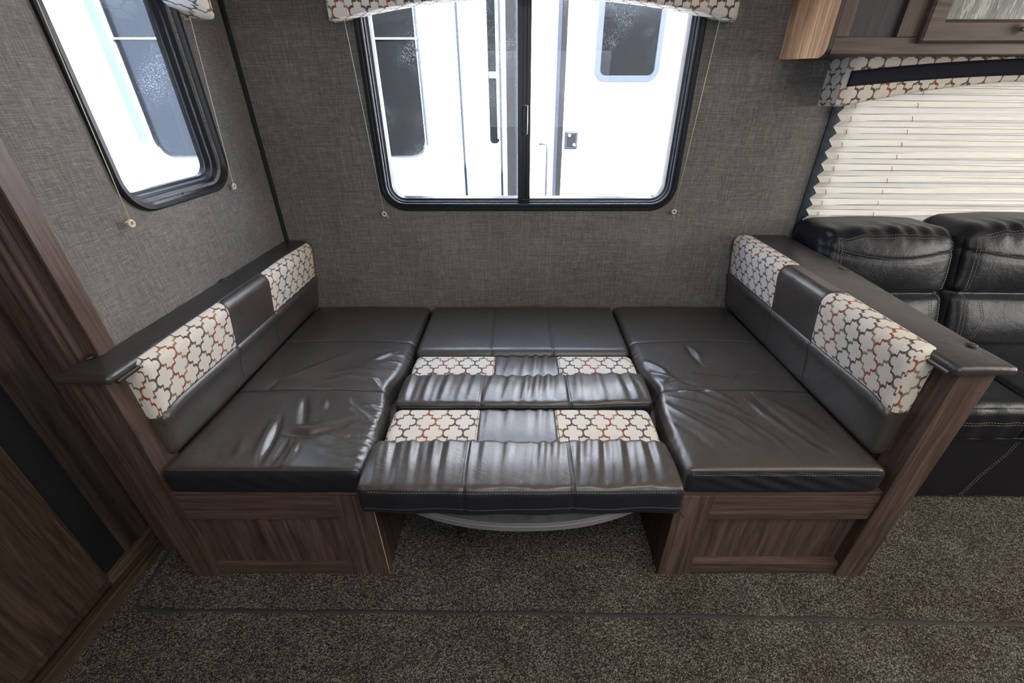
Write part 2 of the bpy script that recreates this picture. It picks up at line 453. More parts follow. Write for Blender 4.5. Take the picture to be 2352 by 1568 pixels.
# black corner bead between left and back wall
tag(box('trim_1', -.999, -.986, 1.781, 1.792, .0, 2.0, BLACKR, bev=.001), kind='structure')
# black edge of the sofa window opening
tag(box('trim_2', 1.156, 1.225, 1.785, 1.7925, .80, 1.45, m_plain('dark_blue_edge_trim', (.012, .022, .032), .5), bev=.002), kind='structure')

# fluted casing at the slide-out edge
prof = []
xs = np.linspace(-1.165, -.994, 90)
for x in xs:
    y = .868
    u = (x + 1.165) / .171
    if u > .27:
        for c in (.40, .56, .72): y += .007 * math.exp(-((u - c) / .035) ** 2)
        y += -.010 * ss(np.array(u), .27, .33) 
        if u > .955: y -= .004
    prof.append((x, float(y)))
V = [(x, y, 0) for x, y in prof] + [(x, y, 2.0) for x, y in prof]; n = len(prof)
F = [(i, i + 1, i + 1 + n, i + n) for i in range(n - 1)]
V += [(prof[0][0], .90, 0), (prof[-1][0], .90, 0), (prof[0][0], .90, 2.0), (prof[-1][0], .90, 2.0)]; b = 2 * n
F += [(0, n, b + 2, b), (n - 1, b + 1, b + 3, 2 * n - 1), (b, b + 1, b + 3, b + 2)]
o = mesh('door_casing', V, F, WZ, None, True); o.name = 'trim_3'; tag(o, kind='structure')
for p in o.data.polygons[n - 1:]: p.use_smooth = False

# ---- carpet seam strip
path = [(-1.160, .90), (-1.150, .84), (-1.142, .78), (-1.138, .72), (-1.125, .693), (-1.100, .684), (-1.03, .681), (-.6, .678), (0, .674), (.7, .662), (1.5, .640), (3.1, .60)]
pp = []
for i in range(len(path) - 1):
    a, b_ = path[i], path[i + 1]; m = max(2, int(math.dist(a, b_) / .03))
    pp += [(a[0] + (b_[0] - a[0]) * k / m, a[1] + (b_[1] - a[1]) * k / m) for k in range(m)]
pp.append(path[-1]); V = []; F = []
for i, (x, y) in enumerate(pp):
    q = pp[min(i + 1, len(pp) - 1)]; p_ = pp[max(i - 1, 0)]; dx, dy = q[0] - p_[0], q[1] - p_[1]; l = math.hypot(dx, dy); nx, ny = -dy / l, dx / l
    jw = .0055 + .0012 * math.sin(i * .7); jy = .0012 * math.sin(i * .43)
    V += [(x + nx * jw, y + ny * jw + jy, .0005), (x, y + jy, .004), (x - nx * jw, y - ny * jw + jy, .0005)]
    if i: b0 = 3 * i; F += [(b0 - 3, b0 - 2, b0 + 1, b0), (b0 - 2, b0 - 1, b0 + 2, b0 + 1)]
tag(mesh('carpet_binding', V, F, m_plain('carpet_binding_tape', (.028, .024, .024), .8, noise=.3), None, True), 'thin dark binding strip running across the carpet with one rounded corner', 'carpet trim')

# ================================================================== WINDOWS
def screws(par, pts, mp, w_):
    for (u, v) in pts:
        bm = bmesh.new(); bmesh.ops.create_uvsphere(bm, u_segments=8, v_segments=5, radius=.0032)
        for q in bm.verts: q.co.z *= .6; q.co = Vector(mp(u + q.co.x, v + q.co.y, w_ + q.co.z))
        bmo('screw', bm, BLACK, par, True)
PROF = [(-.002, -.001), (-.002, .008), (.004, .014), (.012, .014), (.016, .009), (.020, .009), (.023, .013), (.027, .012), (.030, .002), (.034, .002), (.037, -.008), (.044, -.010), (.047, -.03), (.047, -.05)]
w1 = empty('window_1', (.035, YB, .89), kind='structure')
ring('frame', -.560, .632, .892, 1.72, .098, PROF, BACK, BLACK, w1)
plate('pane', rrect(-.520, .02, .932, 1.68, .05, 8), [], .003, BACK, GLASS, w1, w0=-.028)
plate('pane', rrect(.018, .592, .932, 1.68, .05, 8), [], .003, BACK, GLASS, w1, w0=-.036)
bm = bmesh.new(); bx(bm, -.006, .014, YB - .006, YB + .035, .935, 1.68, .002); bx(bm, .0135, .0265, YB + .002, YB + .034, .935, 1.68, .0005); bx(bm, .026, .042, YB - .002, YB + .038, .935, 1.68, .002)
bmo('mullion', bm, BLACK, w1)
bm = bmesh.new(); bx(bm, .010, .024, YB - .014, YB, 1.175, 1.265, .003)
lt = bmo('latch', bm, BLACK, w1)
tube('latch_pull', [(.022, YB - .012, 1.270), (.030, YB - .015, 1.270), (.030, YB - .017, 1.222), (.029, YB - .015, 1.175), (.024, YB - .012, 1.175)], .0016, CHROME, lt, 6)
screws(w1, [(.602, 1.0 + i * .13) for i in range(5)] + [(-.530, 1.05 + i * .2) for i in range(3)], BACK, .003)
w2 = empty('window_2', (-1.0, 1.33, 1.03), kind='structure')
PROF2 = [(-.002, -.001), (-.002, .008), (.003, .013), (.014, .013), (.018, .006), (.021, -.004), (.026, -.008), (.029, -.020), (.036, -.022), (.039, -.036), (.045, -.038), (.047, -.05)]
ring('frame', 1.100, 1.548, 1.030, 1.74, .092, PROF2, LEFT, BLACK, w2)
plate('pane', rrect(1.14, 1.508, 1.07, 1.70, .05, 8), [], .003, LEFT, GLASS, w2, w0=-.040)
screws(w2, [(1.21, 1.037), (1.35, 1.037), (1.44, 1.037), (1.30, 1.052), (1.541, 1.2), (1.541, 1.38)], LEFT, .010)
w3 = empty('window_3', (2.1, YB, .80), kind='structure')
plate('pane', rrect(1.19, 2.95, .80, 1.50, .03, 4), [], .003, BACK, GLASS, w3, w0=-.03)

# ---- pleated shade
t = empty('pleated_shade', (2.0, 1.775, .82), 'cream pleated shade lowered over the wide window behind the sofa', 'window shade')
pit = .0428; z = .835; k = 0; Zs = []
V = []; F = []
nx = 40
xr = np.linspace(0, 1, nx)
rows = 2 * 16
for i in range(rows + 1):
    zz = .815 + i * pit / 2
    inn = i % 2
    x0 = 1.168 + (.0 if inn == 0 else .011); 
    for u in xr:
        x = x0 + (2.98 - x0) * u
        sag = .0012 * math.sin(x * 9 + i * 1.3)
        V.append((x, 1.770 - (0 if inn == 0 else .015) + .001 * math.sin(x * 5 + i), zz + sag))
for i in range(rows):
    for j in range(nx - 1):
        F.append((i * nx + j, i * nx + j + 1, (i + 1) * nx + j + 1, (i + 1) * nx + j))
# each pleat its own piece
for pl in range(rows // 2):
    vs = V[pl * 2 * nx:(pl * 2 + 3) * nx]; fs = [(i * nx + j, i * nx + j + 1, (i + 1) * nx + j + 1, (i + 1) * nx + j) for i in range(2) for j in range(nx - 1)]
    pl_ = mesh('pleat', vs, fs, SHADE, t)
    tube('crease_shadow', [(x_, y_ - .0004, z_) for x_, y_, z_ in vs[::3]], .0007, bpy.data.materials.get('crease_shadow_tone') or m_plain('crease_shadow_tone', (.40, .36, .29), .8), pl_, 4)  # fold crease in a darker tone that stands in for the shadow line
box('bottom_rail', 1.160, 2.98, 1.752, 1.772, .798, .816, m_plain('cream_shade_rail', (.72, .66, .55), .5), t, .003)
for cx, lean in ((1.215, 0), (1.44, 0), (2.1, 0)):
    for i in range(16):
        zz = .815 + pit * i
        tube('lift_cord', [(cx, 1.7535, zz + pit * .5 - .004), (cx, 1.7530, zz + pit * .5 + .002), (cx, 1.7590, zz + pit * .5 + .013)] , .0012, m_plain('tan_cord', (.34, .25, .14), .8) if i == 0 else bpy.data.materials.get('tan_cord'), t, 5)

# ================================================================== DINETTE BENCHES
def frame_face(par, x0, x1, xpost0, xpost1, inner_left):
    """bench front: stiles, rails and a recessed panel"""
    Y0, Y1, dp = .790, .824, (.026 if inner_left else .012)
    if inner_left:   # right bench: low stile at left, tall post at right
        box('stile', x0, x0 + .098, Y0, Y1, 0, .357, WZ, par)
        rx0, rx1 = x0 + .098, xpost0
    else:
        box('stile', x1 - .103, x1, Y0, Y1, 0, .357, WZ, par)
        rx0, rx1 = xpost1, x1 - .103
    box('rail', rx0, rx1, Y0, Y1 - .001, .262, .357, WX, par, label='upper rail')
    box('rail', rx0, rx1, Y0 + .002, Y1 - .001, 0, .052, WX, par, label='lower rail')
    box('panel', rx0 - .004, rx1 + .004, Y0 + dp, Y1 - .003, .048, .266, WZ, par)
def bench(side):
    L = side == 'left'
    if L:
        t = empty('dinette_bench', (-.71, 1.29, 0), 'wooden dinette bench with vinyl-capped back under the left window', 'bench', 'dinette benches')
        x0, x1, p0, p1 = -1.018, -.407, -1.018, -.938
        frame_face(t, x0, x1, p0, p1, False)
        box('post', p0, p1, .784, .860, 0, .742, WZ, t)
        box('back_panel', -.994, -.973, .862, 1.785, .0, .742, WY, t)
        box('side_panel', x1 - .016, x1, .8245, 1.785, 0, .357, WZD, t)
        box('seat_board', -.944, x1 + .001, .792, 1.785, .358, .370, WX, t)
        # light edge banding on the inner corner
        box('edge_banding', x1 + .0002, x1 + .0016, .790, .7925, .0, .357, OAK, t, 0)
    else:
        t = empty('dinette_bench', (.74, 1.29, 0), 'wooden dinette bench with vinyl-capped back next to the sofa', 'bench', 'dinette benches')
        x0, x1, p0, p1 = .433, 1.066, .985, 1.066
        frame_face(t, x0, x1, p0, p1, True)
        box('post', p0, p1, .784, .850, 0, .765, WZ, t)
        box('back_panel', .992, 1.062, .851, 1.785, .0, .765, WY, t)
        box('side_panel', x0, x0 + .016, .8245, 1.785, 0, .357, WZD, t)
        box('seat_board', x0 - .001, .994, .792, 1.785, .358, .370, WX, t)
    # padded cap
    if L:
        def post(P):
            P = P.copy(); f = ss(P[:, 1], .855, .875)
            # outer edge steps in where the slide wall begins
            out = np.clip((-.96 - P[:, 0]) / .07, 0, 1)
            P[:, 0] += out * f * .030; return P
        c = Cush(-1.030, -.903, .765, 1.785, .742, .766, .0105, lambda P, n: .0028 * n[:, 2] * np.clip(np.sin(PI * (P[:, 0] + 1.03) / .127), 0, 1) - .004 * np.exp(-(((P[:, 0] + 1.012) ** 2 + (P[:, 1] - .85) ** 2) / .0004)) * (n[:, 2] > .5), post, .01)
    else:
        def post(P):
            P = P.copy(); out = np.clip((P[:, 0] - 1.0) / .085, 0, 1)
            P[:, 0] += out * (.046 * ss(P[:, 1], .77, 1.5)); return P
        c = Cush(.951, 1.087, .765, 1.785, .765, .790, .0105, lambda P, n: .0028 * n[:, 2] * np.clip(np.sin(PI * (P[:, 0] - .951) / .136), 0, 1) - .003 * np.exp(-(((P[:, 0] - 1.06) ** 2 + (P[:, 1] - .862) ** 2) / .0004)) * (n[:, 2] > .5), post, .01)
    c.build({0: ('back_cap', CAPV, None)}, None, t)
    # piping roll along the inner edge of the cap
    xi, zi = (-.901, .745) if L else (.949, .769)
    tube('cap_piping', [(xi, .780, zi), (xi, 1.78, zi)], .0055, CAPV, t, 10)
    for (bx_, by) in (((-1.012, .845), (-1.000 + .012, 1.33)) if L else ((1.066, .862), (1.098, 1.375))):
        bm = bmesh.new(); bmesh.ops.create_uvsphere(bm, u_segments=16, v_segments=8, radius=.011)
        for v in bm.verts: v.co.z *= .32; v.co += Vector((bx_, by, (.769 if L else .793)))
        bmo('button', bm, CAPV, t, True)
    return t
bL = bench('left'); bR = bench('right')

# ---- backrest cushions
def backrest(side):
    L = side == 'left'
    if L: X0, X1, Z0, Z1, zs, sgn = -.968, -.886, .456, .764, .610, 1
    else: X0, X1, Z0, Z1, zs, sgn = .908, .987, .456, .796, .628, -1
    ya, yb, y1, y2 = .832, 1.786, 1.166, 1.405
    def disp(P, n):
        d = 0.004 * np.clip(np.sin(PI * (P[:, 1] - ya) / (yb - ya)), 0, 1) * np.abs(n[:, 0])
        d += -.0022 * np.exp(-((P[:, 2] - zs) / .0035) ** 2) * (np.abs(n[:, 0]) > .5)
        d += .0090 * ss(-P[:, 2], -(zs - .001), -(zs - .010)) * np.exp(-(np.minimum(P[:, 2] - (zs - .012), 0) / .03) ** 2) * ss(np.abs(n[:, 0]), .3, .9)
        for q in (y1, y2): d += -.0026 * np.exp(-((P[:, 1] - q) / .003) ** 2)
        d += .0012 * waves(P[:, 1], P[:, 2], 3 if L else 5, 6, 9, 30)
        return d
    def post(P):
        P = P.copy(); fr_ = np.clip((P[:, 0] - X0) / (X1 - X0) if L else (X1 - P[:, 0]) / (X1 - X0), 0, 1.1)
        P[:, 0] += -sgn * fr_ * .13 * (zs + .12 - P[:, 2]) * (P[:, 2] < zs + .12)
        P[:, 2] -= .022 * np.exp(-((P[:, 1] - .80) / .055) ** 2) * np.exp(-((P[:, 2] - zs) / .04) ** 2)
        return P
    c = Cush(X0, X1, ya, yb, Z0, Z1, (.030, .022, .034), disp, post, .008, ((), (y1, y2), (zs,)))
    c.uax = 1
    lab = 'upright leather and trellis fabric back cushion on the left bench' if L else 'upright leather and trellis fabric back cushion on the bench beside the sofa'
    t = empty('back_cushion', ((X0 + X1) / 2, 1.3, .45), lab, 'cushion', 'back cushions of the dinette benches')
    def reg(cn, sd):
        top = cn[:, 2] > zs
        col = np.where(cn[:, 1] < y1, 0, np.where(cn[:, 1] < y2, 1, 2))
        return np.where(top, col, col + 3)
    c.build({0: ('fabric_panel', TREL, 'cream trellis fabric panel at the aisle end'), 1: ('leather_panel', LEA, 'plain leather centre panel'), 2: ('fabric_panel', TREL, 'cream trellis fabric panel at the window end'),
             3: ('lower_panel', LEA, None), 4: ('lower_panel', LEA, None), 5: ('lower_panel', LEA, None)}, reg, t)
    xf = X1 if L else X0
    tube('piping', c.path([(xf, ya + .03, zs), (xf, yb - .02, zs)], .0002, 60), .0016, VINYL, t, 6)
    for q in (y1, y2):
        tube('seam', c.path([(xf, q, Z0 + .03), (xf, q, Z1), (xf + (-.05 if L else .05), q, Z1)], .0002, 40), .0011, THREADD, t, 5)
backrest('left'); backrest('right')

# ---- seat cushions
def seat(side):
    L = side == 'left'
    x0, x1 = (-.940, -.409) if L else (.432, .966)
    y0, y1, z0, z1 = .782, 1.786, .371, .458
    s1, s2 = 1.128, 1.445
    if L:
        folds = [([(-.69, 1.10), (-.66, 1.02), (-.64, .97), (-.58, .955)], .016, -.011), ([(-.72, 1.0), (-.70, .93), (-.69, .86), (-.685, .80)], .011, -.009), ([(-.735, .98), (-.72, .90), (-.71, .83)], .014, .004),
                 ([(-.68, .92), (-.60, .915), (-.53, .95), (-.48, 1.0)], .013, -.010), ([(-.67, .945), (-.60, .945), (-.54, .98)], .018, .006), ([(-.66, 1.17), (-.58, 1.21), (-.50, 1.19), (-.45, 1.15)], .016, .007),
                 ([(-.66, 1.22), (-.56, 1.245), (-.49, 1.23)], .014, .006), ([(-.56, 1.28), (-.49, 1.35), (-.46, 1.38)], .012, .004), ([(-.80, 1.20), (-.72, 1.26), (-.62, 1.36)], .02, .004), ([(-.62, 1.08), (-.60, 1.02)], .012, .004),
                 ([(-.49, 1.06), (-.44, 1.03)], .008, .005), ([(-.50, 1.02), (-.445, .985)], .008, .005), ([(-.83, 1.11), (-.82, 1.19)], .012, -.005), ([(-.62, .90), (-.615, .84), (-.62, .79)], .012, .005), ([(-.655, .915), (-.65, .86), (-.655, .80)], .009, -.006), ([(-.56, 1.10), (-.52, 1.04), (-.47, 1.01)], .008, .004), ([(-.58, .93), (-.52, .90), (-.47, .91)], .014, .004), ([(-.78, .90), (-.76, .84)], .015, .003), ([(-.55, .87), (-.50, .85), (-.46, .86)], .012, .003), ([(-.57, 1.31), (-.50, 1.29), (-.44, 1.30)], .009, .004), ([(-.54, 1.40), (-.48, 1.37)], .009, .003)]
        for i in range(9): folds.append(([(-.47, .83 + i * .028), (-.415, .825 + i * .030)], .006, .0028))
        for i in range(4): folds.append(([(-.50, 1.20 + i * .05), (-.42, 1.185 + i * .055)], .008, .0022))
    else:
        folds = [([(.47, 1.10), (.56, 1.05), (.64, .98), (.70, .88)], .011, .008), ([(.46, 1.08), (.54, 1.02), (.62, .94), (.67, .86)], .009, -.005), ([(.50, 1.14), (.58, 1.10), (.66, 1.03), (.70, .98)], .012, .007),
                 ([(.60, 1.14), (.64, 1.10), (.68, 1.05)], .009, .008), ([(.75, 1.10), (.77, 1.02), (.80, .94), (.85, .84)], .014, -.008), ([(.72, 1.08), (.74, 1.0), (.77, .93), (.82, .85)], .012, .007),
                 ([(.44, 1.24), (.50, 1.20), (.56, 1.17)], .018, .008), ([(.45, 1.32), (.50, 1.25), (.52, 1.20)], .014, .006), ([(.47, 1.17), (.54, 1.18), (.60, 1.15)], .010, -.006), ([(.64, 1.42), (.645, 1.34), (.65, 1.26)], .010, -.006), ([(.66, 1.40), (.665, 1.32)], .010, .004),
                 ([(.60, 1.23), (.67, 1.225), (.72, 1.20)], .010, -.005), ([(.72, 1.18), (.78, 1.22), (.83, 1.23)], .012, -.005), ([(.66, 1.0), (.72, .90), (.74, .82)], .010, .003), ([(.60, .98), (.66, .90)], .010, -.004),
                 ([(.80, 1.06), (.88, .92)], .02, .004), ([(.46, 1.06), (.50, 1.0), (.56, .93), (.62, .84)], .012, .005), ([(.44, 1.0), (.50, .93), (.54, .85)], .014, -.003)]
    def disp(P, n):
        X, Y = P[:, 0], P[:, 1]
        top = ss(n[:, 2], .2, .9)
        d = .010 * np.clip(np.sin(PI * (X - x0) / (x1 - x0)), 0, 1) ** .8 * np.clip(np.sin(PI * (Y - y0) / (y1 - y0)), 0, 1) ** .5 * top
        for pts, w_, h in folds: d += ridge(X, Y, pts, w_ * .8, h * (1.25 if h > 0 else 1.1)) * top
        for q in (s1, s2): d += -.0032 * np.exp(-((Y - q) / .0045) ** 2) * np.clip(n[:, 2] + np.abs(n[:, 0]), 0, 1)
        d += .0016 * waves(X, Y, 11 if L else 12, 8, 10, 40) * top
        # gathers on the front boxing and the inner side
        fr = (-n[:, 1] > .5)
        d += fr * .0035 * np.sin((X * 34 + P[:, 2] * (50 if L else 78)) * 2) * np.clip(np.sin((X - x0) / (x1 - x0) * PI), 0, 1) * (.35 if L else 1) * np.clip(np.sin(PI * (P[:, 2] - z0) / (z1 - z0)), 0, 1)
        inner = (n[:, 0] if L else -n[:, 0]); inn = ss(inner, .2, .9)
        d += inn * (.0016 * np.sin(Y * 150 + 4 * np.sin(Y * 17) + 3 * np.sin(Y * 41 + 1)) * (.5 + .5 * np.sin(Y * 13 + 2)) + .006 * np.sin(Y * 9 + 1) * np.clip(np.sin(PI * (Y - y0) / .6), 0, 1))
        return d
    sq = 1 if L else -1
    def post(P):
        P = P.copy()
        e = ss((P[:, 0] - x0) / (x1 - x0) if L else (x1 - P[:, 0]) / (x1 - x0), .8, 1.0)
        P[:, 0] += -sq * e * .022 * np.exp(-((P[:, 1] - 1.16) / .07) ** 2)
        P[:, 2] = np.maximum(P[:, 2], .3705)
        return P
    c = Cush(x0, x1, y0, y1, z0, z1, (.028, .020, .028), disp, post, .0055, ((), (s1, s2), ()))
    lab = ('black leather seat cushion on the left bench, creased and shining blue' if L else 'brown-black leather seat cushion on the right bench with long diagonal creases')
    t = empty('seat_cushion', ((x0 + x1) / 2, 1.29, .371), lab, 'cushion', 'seat cushions of the dinette benches')
    def reg(cn, sd):
        k = np.where(cn[:, 1] < s1, 0, np.where(cn[:, 1] < s2, 1, 2))
        return np.where((sd == 2) | (sd == 4), 3, k)
    c.build({0: ('top_panel', LEA, None), 1: ('top_panel', LEA, None), 2: ('top_panel', LEA, None), 3: ('boxing', VINYL, None)}, reg, t)
    tube('piping', c.path([(x0 + .01, y0 + .004, z1), (x1 - .01, y0 + .004, z1)], .0004, 80), .0020, VINYL, t, 6)
    stitches('stitching', c.path([(x0 + .02, y0, z1 - .012), (x1 - .02, y0, z1 - .012)], .0005, 80), THREAD if not L else THREADD, t, .0006, .004, .003)
    for q in (s1, s2):
        ends = [(x0 + .02, q, z1), (x1, q, z1), (x1, q, z0 + .03)] if L else [(x1 - .02, q, z1), (x0, q, z1), (x0, q, z0 + .03)]
        tube('seam', c.path(ends, .0006, 90), .0012, THREADD, t, 5)
    return c
seat('left'); seat('right')

# ---- table under the cushions
t = empty('dinette_table', (0, 1.2, 0), 'lowered dinette table with bowed grey front edge under the middle cushions', 'table')
def bow(x, yb): return yb + .115 * (abs(x - .01) / .40) ** 2.3
out = [(x, bow(x, .697)) for x in np.linspace(-.405, .425, 40)] + [(.425, 1.78), (-.405, 1.78)]
FL = lambda u, v, w_: (u, v, w_)
plate('tabletop', out, [], .010, FL, TABLE, t, w0=.3705)
out2 = [(x, bow(x, .696)) for x in np.linspace(-.405, .425, 40)] + [(x, bow(x, .708)) for x in np.linspace(.425, -.405, 40)]
plate('edge_band', out2, [], .030, FL, EDGE, t, w0=.3690)
V = []; F = []
for (dy, zz) in ((-.0005, .3585), (-.003, .3565), (-.0005, .3545)):
    V += [(x, bow(x, .696) + dy, zz) for x in np.linspace(-.405, .425, 60)]
F = [(r_ * 60 + i, r_ * 60 + i + 1, (r_ + 1) * 60 + i + 1, (r_ + 1) * 60 + i) for r_ in range(2) for i in range(59)]
mesh('edge_bead', V, F, EDGE, t, True)
box('underframe', -.39, .41, .83, 1.77, .325, .360, WX, t)
tube('leg', [(-.193, .935, .33), (-.193, .925, .06), (-.193, .922, .02)], [.017, .016, .015], BLACKR, t, 16)
bm = bmesh.new(); bmesh.ops.create_uvsphere(bm, u_segments=16, v_segments=10, radius=.019)
for v in bm.verts: v.co += Vector((-.193, .921, .020))
bmo('foot', bm, BLACKR, t, True)
tube('leg', [(.19, 1.60, .33), (.19, 1.60, .02)], [.017, .015], BLACKR, t, 16)

# ---- cushions on the table
c = Cush(-.398, .424, 1.372, 1.784, .372, .462, (.022, .030, .030), lambda P, n: .006 * np.clip(np.sin(PI * (P[:, 0] + .398) / .822), 0, 1) * ss(n[:, 2], .2, .9) * np.clip(np.sin(PI * (P[:, 1] - 1.37) / .41), 0, 1)
         - .0022 * (np.exp(-((P[:, 0] + .108) / .004) ** 2) + np.exp(-((P[:, 0] - .128) / .004) ** 2)) + .001 * waves(P[:, 0], P[:, 1], 21, 6, 9, 30), None, .008, ((-.108, .128), (), ()))
t = empty('table_cushion', (.013, 1.58, .372), 'plain black leather cushion on the table against the window wall', 'cushion', 'cushions lying on the lowered table')
c.build({0: ('top_panel', LEA, None), 1: ('top_panel', LEA, None), 2: ('top_panel', LEA, None)}, lambda cn, sd: np.where(cn[:, 0] < -.108, 0, np.where(cn[:, 0] < .128, 1, 2)), t)
for q in (-.108, .128):
    for d_ in (-.004, .004): stitches('stitching', c.path([(q + d_, 1.76, .462), (q + d_, 1.372, .462), (q + d_, 1.372, .40)], .0005, 70), THREADD, t, .0007, .005, .002)

def table_back(ya, ym, yb, sd0, xw, label, zt, front):
    """a backrest cushion laid flat: leather strip at the front (ya..ym), fabric band behind (ym..yb)"""
    x0, x1, ca, cb, la, lb = xw
    z0 = .372
    rs = np.random.RandomState(sd0)
    ph = rs.uniform(0, 6, 6)
    def gather(X, Y, lo_, hi_, amp):
        u = (Y - lo_) / (hi_ - lo_)
        bend = .018 * (1 - u) * np.sin(X * 5 + ph[0])
        k = 2 * PI / .052
        a = np.sin(k * (X + bend) + 1.9 * np.sin(X * 11 + ph[1]) + 1.2 * np.sin(X * 23 + ph[2]))
        b = np.sin(k * 1.63 * (X + bend * 1.6) + ph[3] + 1.4 * np.sin(X * 9 + ph[4]))
        env = (.35 + .65 * np.clip(u, 0, 1)) * (.78 + .22 * np.sin(X * 13 + ph[5]))
        return amp * env * (a * .75 + b * .45)
    # leather strip
    def dl(P, n):
        X, Y = P[:, 0], P[:, 1]; top = ss(n[:, 2], .1, .9)
        d = .006 * np.clip(np.sin(PI * (Y - ya) / (ym - ya)), 0, 1) * top
        d += gather(X, Y, ya, ym, .0040) * top * np.clip((Y - ya) / .03, 0, 1)
        for q in (la, lb): d += -.0030 * np.exp(-((X - q) / .005) ** 2) * (n[:, 2] > -.3)
        d += .0012 * waves(X, Y, sd0 + 3, 6, 12, 40) + (-n[:, 1] > .5) * .0016 * np.sin(X * 37 + ph[1]) 
        return d
    def postl(P):
        P = P.copy()
        P[:, 1] += .004 * np.sin(P[:, 0] * 14 + ph[2]) * ss(P[:, 1], ym - .03, ym) + (.012 * np.clip((P[:, 0] - .2) / .2, 0, 1))*(1 if not front else 0)
        if front: P[:, 1] -= .004 * np.cos(P[:, 0] / .4 * PI / 2) * ss(-P[:, 1], -(ya + .05), -ya)
        P[:, 2] = np.maximum(P[:, 2], .3725)
        return P
    t = empty('table_cushion', ((x0 + x1) / 2, (ya + yb) / 2, z0), label, 'cushion', 'cushions lying on the lowered table')
    c = Cush(x0 - (.012 if front else 0), x1, ya, ym + .012, z0, zt, (.016, .020, .022), dl, postl, .0052, ((la, lb), (), (z0 + .045,)))
    def reg(cn, sd):
        k = np.where(cn[:, 0] < la, 0, np.where(cn[:, 0] < lb, 1, 2))
        return np.where((sd == 2) | (sd == 4), np.where(cn[:, 2] > z0 + .022, 3, 4), k)
    c.build({0: ('leather_strip', LEA, None), 1: ('leather_strip', LEA, None), 2: ('leather_strip', LEA, None), 3: ('boxing', VINYL, None), 4: ('lower_boxing', VINYL, None)}, reg, t)
    for q in (la, lb):
        for d_ in (-.005, .005): stitches('stitching', c.path([(q + d_, ym, zt), (q + d_, ya, zt), (q + d_, ya, zt - .02)], .0005, 60), THREADD, t, .0008, .005, .002)
    stitches('stitching', c.path([(x0 + .02, ya, zt - .010), (x1 - .02, ya, zt - .010)], .0005, 120), THREAD, t, .0006, .004, .003)
    if front:
        zp = c.path([(x0, ya, z0 + .030), (x1 - .01, ya, z0 + .033)], .0012, 160)
        zp[:, 2] += .002 * np.sin(zp[:, 0] * 23)
        tube('zipper', zp, .0026, BLACKR, t, 6)
        tube('zipper_pull', [tuple(zp[-1]), (x1 - .004, ya - .010, z0 + .020), (x1 + .004, ya - .012, z0 + .008)], .0014, BLACKR, t, 5)
    # fabric band
    zf = zt - .012
    def df(P, n):
        X, Y = P[:, 0], P[:, 1]; top = ss(n[:, 2], .1, .9)
        mid = ((X > ca) & (X < cb))
        d = .004 * np.clip(np.sin(PI * (Y - ym) / (yb - ym)), 0, 1) * top + .0009 * waves(X, Y, sd0 + 9, 5, 9, 24)
        w_ = np.clip(np.minimum(X - ca, cb - X) / .02, 0, 1)
        d += w_ * gather(X, Y, ym, yb, .0034) * top
        for q in (ca, cb): d += -.0026 * np.exp(-((X - q) / .004) ** 2)
        return d
    c2 = Cush(x0 + .004, x1 - .004, ym - .03, yb, z0, zf, (.030, .022, .026), df, lambda P: np.where(np.arange(3) == 2, np.maximum(P, .3725), P), .0055, ((ca, cb), (), ()))
    def reg2(cn, sd): return np.where(cn[:, 0] < ca, 0, np.where(cn[:, 0] < cb, 1, 2))
    c2.build({0: ('fabric_panel', TREL2, 'cream trellis fabric panel on the left'), 1: ('leather_panel', LEA, 'gathered leather centre panel'), 2: ('fabric_panel', TREL2, 'cream trellis fabric panel on the right')}, reg2, t)
    for q in (ca, cb):
        for d_ in (-.004, .004): stitches('stitching', c2.path([(q + d_, yb, zf), (q + d_, ym, zf)], .0005, 40), THREADD, t, .0008, .005, .002)
table_back(1.053, 1.222, 1.370, 31, (-.394, .428, -.090, .142, -.124, .160), 'gathered leather and trellis cushion in the middle of the table', .462, False)
table_back(.716, .888, 1.050, 47, (-.394, .410, -.122, .110, -.138, .134), 'gathered leather and trellis cushion at the table front, zipped edge facing the aisle', .468, True)

